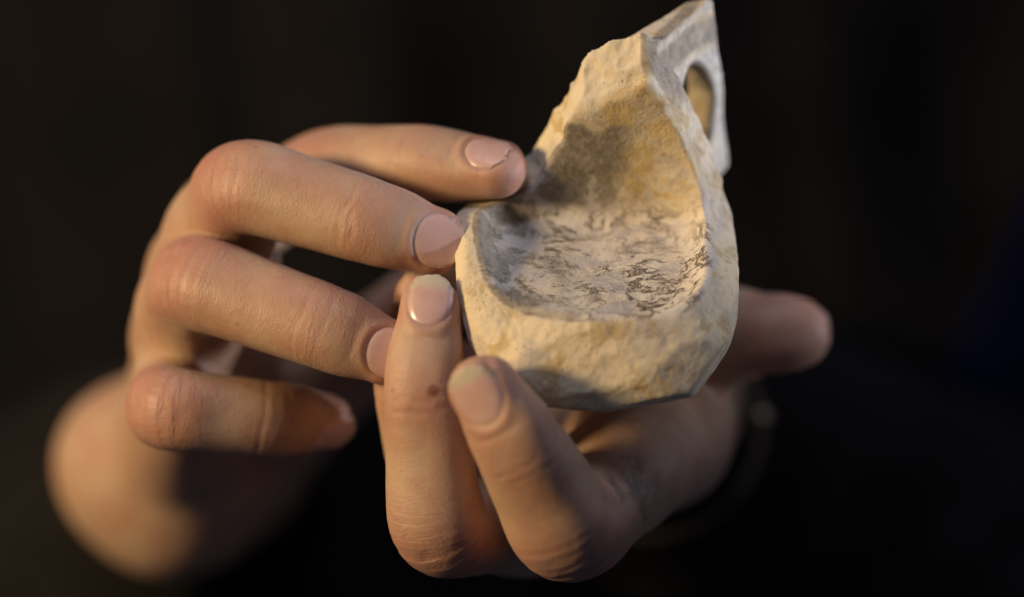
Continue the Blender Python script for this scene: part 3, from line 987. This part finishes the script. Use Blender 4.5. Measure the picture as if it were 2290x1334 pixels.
def build_jacket():
    # torso: a closed loft with soft vertical folds
    zs = np.linspace(-330, 300, 64); seg = 220
    th = np.linspace(0, 2 * math.pi, seg, endpoint=False)
    V = []
    for z in zs:
        t = (z + 330) / 630
        rx = 205 + 25 * math.sin(t * 2.4); ry = 120 + 10 * math.sin(t * 2.0)
        V.append(np.stack([np.sign(np.cos(th)) * np.abs(np.cos(th)) ** 0.85 * rx, 340 + np.sin(th) * ry, np.full(seg, z)], 1))
    V = np.concatenate(V)
    F = []
    for i in range(len(zs) - 1):
        for j in range(seg):
            a = i * seg + j; b = i * seg + (j + 1) % seg
            F.append((a, b, b + seg, a + seg))
    N = nrm((V - A(0, 340, 0)) * A(1 / 205 ** 2, 1 / 120 ** 2, 0))
    q = V * A(1, 1, 0.22)
    V = V + N * (7 * noise3(q, 42, 61) + 4 * noise3(q + 0.2 * V[:, [2, 0, 1]], 20, 62))[:, None]
    caps = [tuple(range(seg))[::-1], tuple(range((len(zs) - 1) * seg, len(zs) * seg))]
    jk = mesh_obj('jacket', V, [tuple(f) for f in F] + caps, JACKET, person, person_origin)
    jk['label'] = 'black jacket body, dark and out of focus behind the hands'
    for pts, seed, lab, rc in (
        ([(-205, 330, 200), (-290, 330, -60), (-190, 300, -160), (-93.1, 190.0, -57.6), (-82.6, 140.0, -51.5)], 71, 'black sleeve of the arm on the left', 37),
        ([(205, 330, 200), (300, 330, -60), (200, 320, -150), (45.5, 230.0, -38.9), (33.6, 142.0, -32.8)], 72, 'black sleeve around the wrist with the bracelet', 35)):
        path = bez(pts, 90)
        n = len(path)
        rad = np.interp(np.linspace(0, 1, n), [0, 0.45, 0.85, 1], [64, 58, 45, rc])
        tdir = nrm(path[-1] - path[-2])
        # turn the cuff inwards so that it has an opening with depth
        inner = path[::-1][1:26]
        full = np.concatenate([path, path[-1:] + tdir * 1.2, inner])
        rr = np.concatenate([rad, [rc - 1.2], np.full(len(inner), rc - 2.6)])
        V, F = tube(full, rr, 84)
        cen = np.repeat(full, 84, 0)
        N = nrm(V - cen)
        amp = np.repeat(np.concatenate([np.interp(np.linspace(0, 1, n), [0, 0.9, 1], [1, 0.8, 0.35]), np.full(len(inner) + 1, 0.35)]), 84)
        ring = np.repeat(np.arange(len(full)), 84)
        V = V + N * (amp * (5.0 * noise3(cen * 0.6 + N * 18, 20, seed) + 2.5 * noise3(V, 14, seed + 5)))[:, None]
        s = mesh_obj('sleeve', V, F, SLEEVE, jk, person_origin)
        s['label'] = lab
        s.data.materials.append(LINING)
        fi = np.zeros(len(s.data.polygons), np.int32); fi[len(path) * 84:] = 1
        s.data.polygons.foreach_set('material_index', fi)
    # dark blue band laid over the front of the jacket
    n = 60
    line = bez([(185, 0, 60), (150, 0, -15), (118, 0, -75), (60, 0, -200)], n)
    V = []; F = []
    for i in range(n):
        x, _, z = line[i]
        for j in range(9):
            xx = x + (j - 4) * 5.5
            y = 340 - 132 * math.sqrt(max(0.05, 1 - (xx / 235) ** 2)) - 9 + 1.2 * abs(j - 4) + 2.0 * math.sin(i * 0.35)
            V.append((xx, y, z))
        for j in range(9):
            xx = x + (j - 4) * 5.5
            V.append((xx, V[i * 18 + j][1] + 2.2, z))
    for i in range(n - 1):
        for j in range(8):
            a = i * 18 + j; b = a + 9
            F.append((a, a + 1, a + 19, a + 18)); F.append((b, b + 18, b + 19, b + 1))
        F.append((i * 18, i * 18 + 18, i * 18 + 27, i * 18 + 9)); F.append((i * 18 + 8, i * 18 + 17, i * 18 + 35, i * 18 + 26))
    st = mesh_obj('navy_band', np.array(V), F, NAVY, jk, person_origin)
    st['label'] = 'dark navy band over the jacket front'
    return jk

build_jacket()

# ---------------------------------------------------------------- bracelet
def build_bracelet():
    c = A(*(34.0, 122.0, -31.9)); ax = nrm(A(0.03, 1, -0.03))
    s1 = nrm(np.cross(ax, A(0, 0, 1))); s2 = np.cross(s1, ax)
    rx, rz = 27.5, 26.5
    root = empty('bracelet', c)
    tag(root, 'dull brass link bracelet on the wrist beside the black cuff, out of focus', 'bracelet')
    # one link: a bevelled bar
    w, hgt, dep = 2.3, 1.0, 4.6
    bv = 0.5
    prof = []
    for sx, sy in ((-1, -1), (1, -1), (1, 1), (-1, 1)):
        prof += [(sx * (w - bv * (1 if sx * sy > 0 else 0)), sy * (hgt - bv * (0 if sx * sy > 0 else 1))), (sx * (w - bv * (0 if sx * sy > 0 else 1)), sy * (hgt - bv * (1 if sx * sy > 0 else 0)))]
    m = len(prof)
    V = np.array([(x, -dep, z) for x, z in prof] + [(x, dep, z) for x, z in prof], float)
    F = [(i, (i + 1) % m, m + (i + 1) % m, m + i) for i in range(m)] + [tuple(range(m))[::-1], tuple(range(m, 2 * m))]
    first = None
    NL = 34
    for i in range(NL):
        t = 2 * math.pi * i / NL
        pos = math.cos(t) * rx * s1 + math.sin(t) * rz * s2
        outw = nrm(math.cos(t) / rx * s1 + math.sin(t) / rz * s2); tang = np.cross(ax, outw)
        if first is None:
            o = mesh_obj('link', V, F, BRASS, root, (0, 0, 0), smooth=False); first = o
        else:
            o = first.copy(); link(o)
            o.parent = root
        M = Matrix((( tang[0], ax[0], outw[0], pos[0] * MM), (tang[1], ax[1], outw[1], pos[1] * MM), (tang[2], ax[2], outw[2], pos[2] * MM), (0, 0, 0, 1)))
        o.matrix_local = M
    # round stud
    t = math.radians(6)
    pos = 29.0 * (math.cos(t) * s1 + math.sin(t) * s2) * -1 if False else None
    ang = math.atan2((A(*(59.3, 118.0, -29.2)) - c) @ s2, (A(*(59.3, 118.0, -29.2)) - c) @ s1)
    pos = math.cos(ang) * (rx + 0.5) * s1 + math.sin(ang) * (rz + 0.5) * s2 - ax * 5.0
    seg = 20; rings = 7
    V = []; F = []
    for r in range(rings):
        ph = math.pi * r / (rings - 1)
        for j in range(seg):
            th = 2 * math.pi * j / seg
            V.append(pos + 1.8 * (math.sin(ph) * (math.cos(th) * s1 + math.sin(th) * s2) + 0.8 * math.cos(ph) * ax))
    for r in range(rings - 1):
        for j in range(seg):
            F.append((r * seg + j, r * seg + (j + 1) % seg, (r + 1) * seg + (j + 1) % seg, (r + 1) * seg + j))
    mesh_obj('stud', np.array(V), np.array(F), BRASS, root, (0, 0, 0))
    return root

build_bracelet()
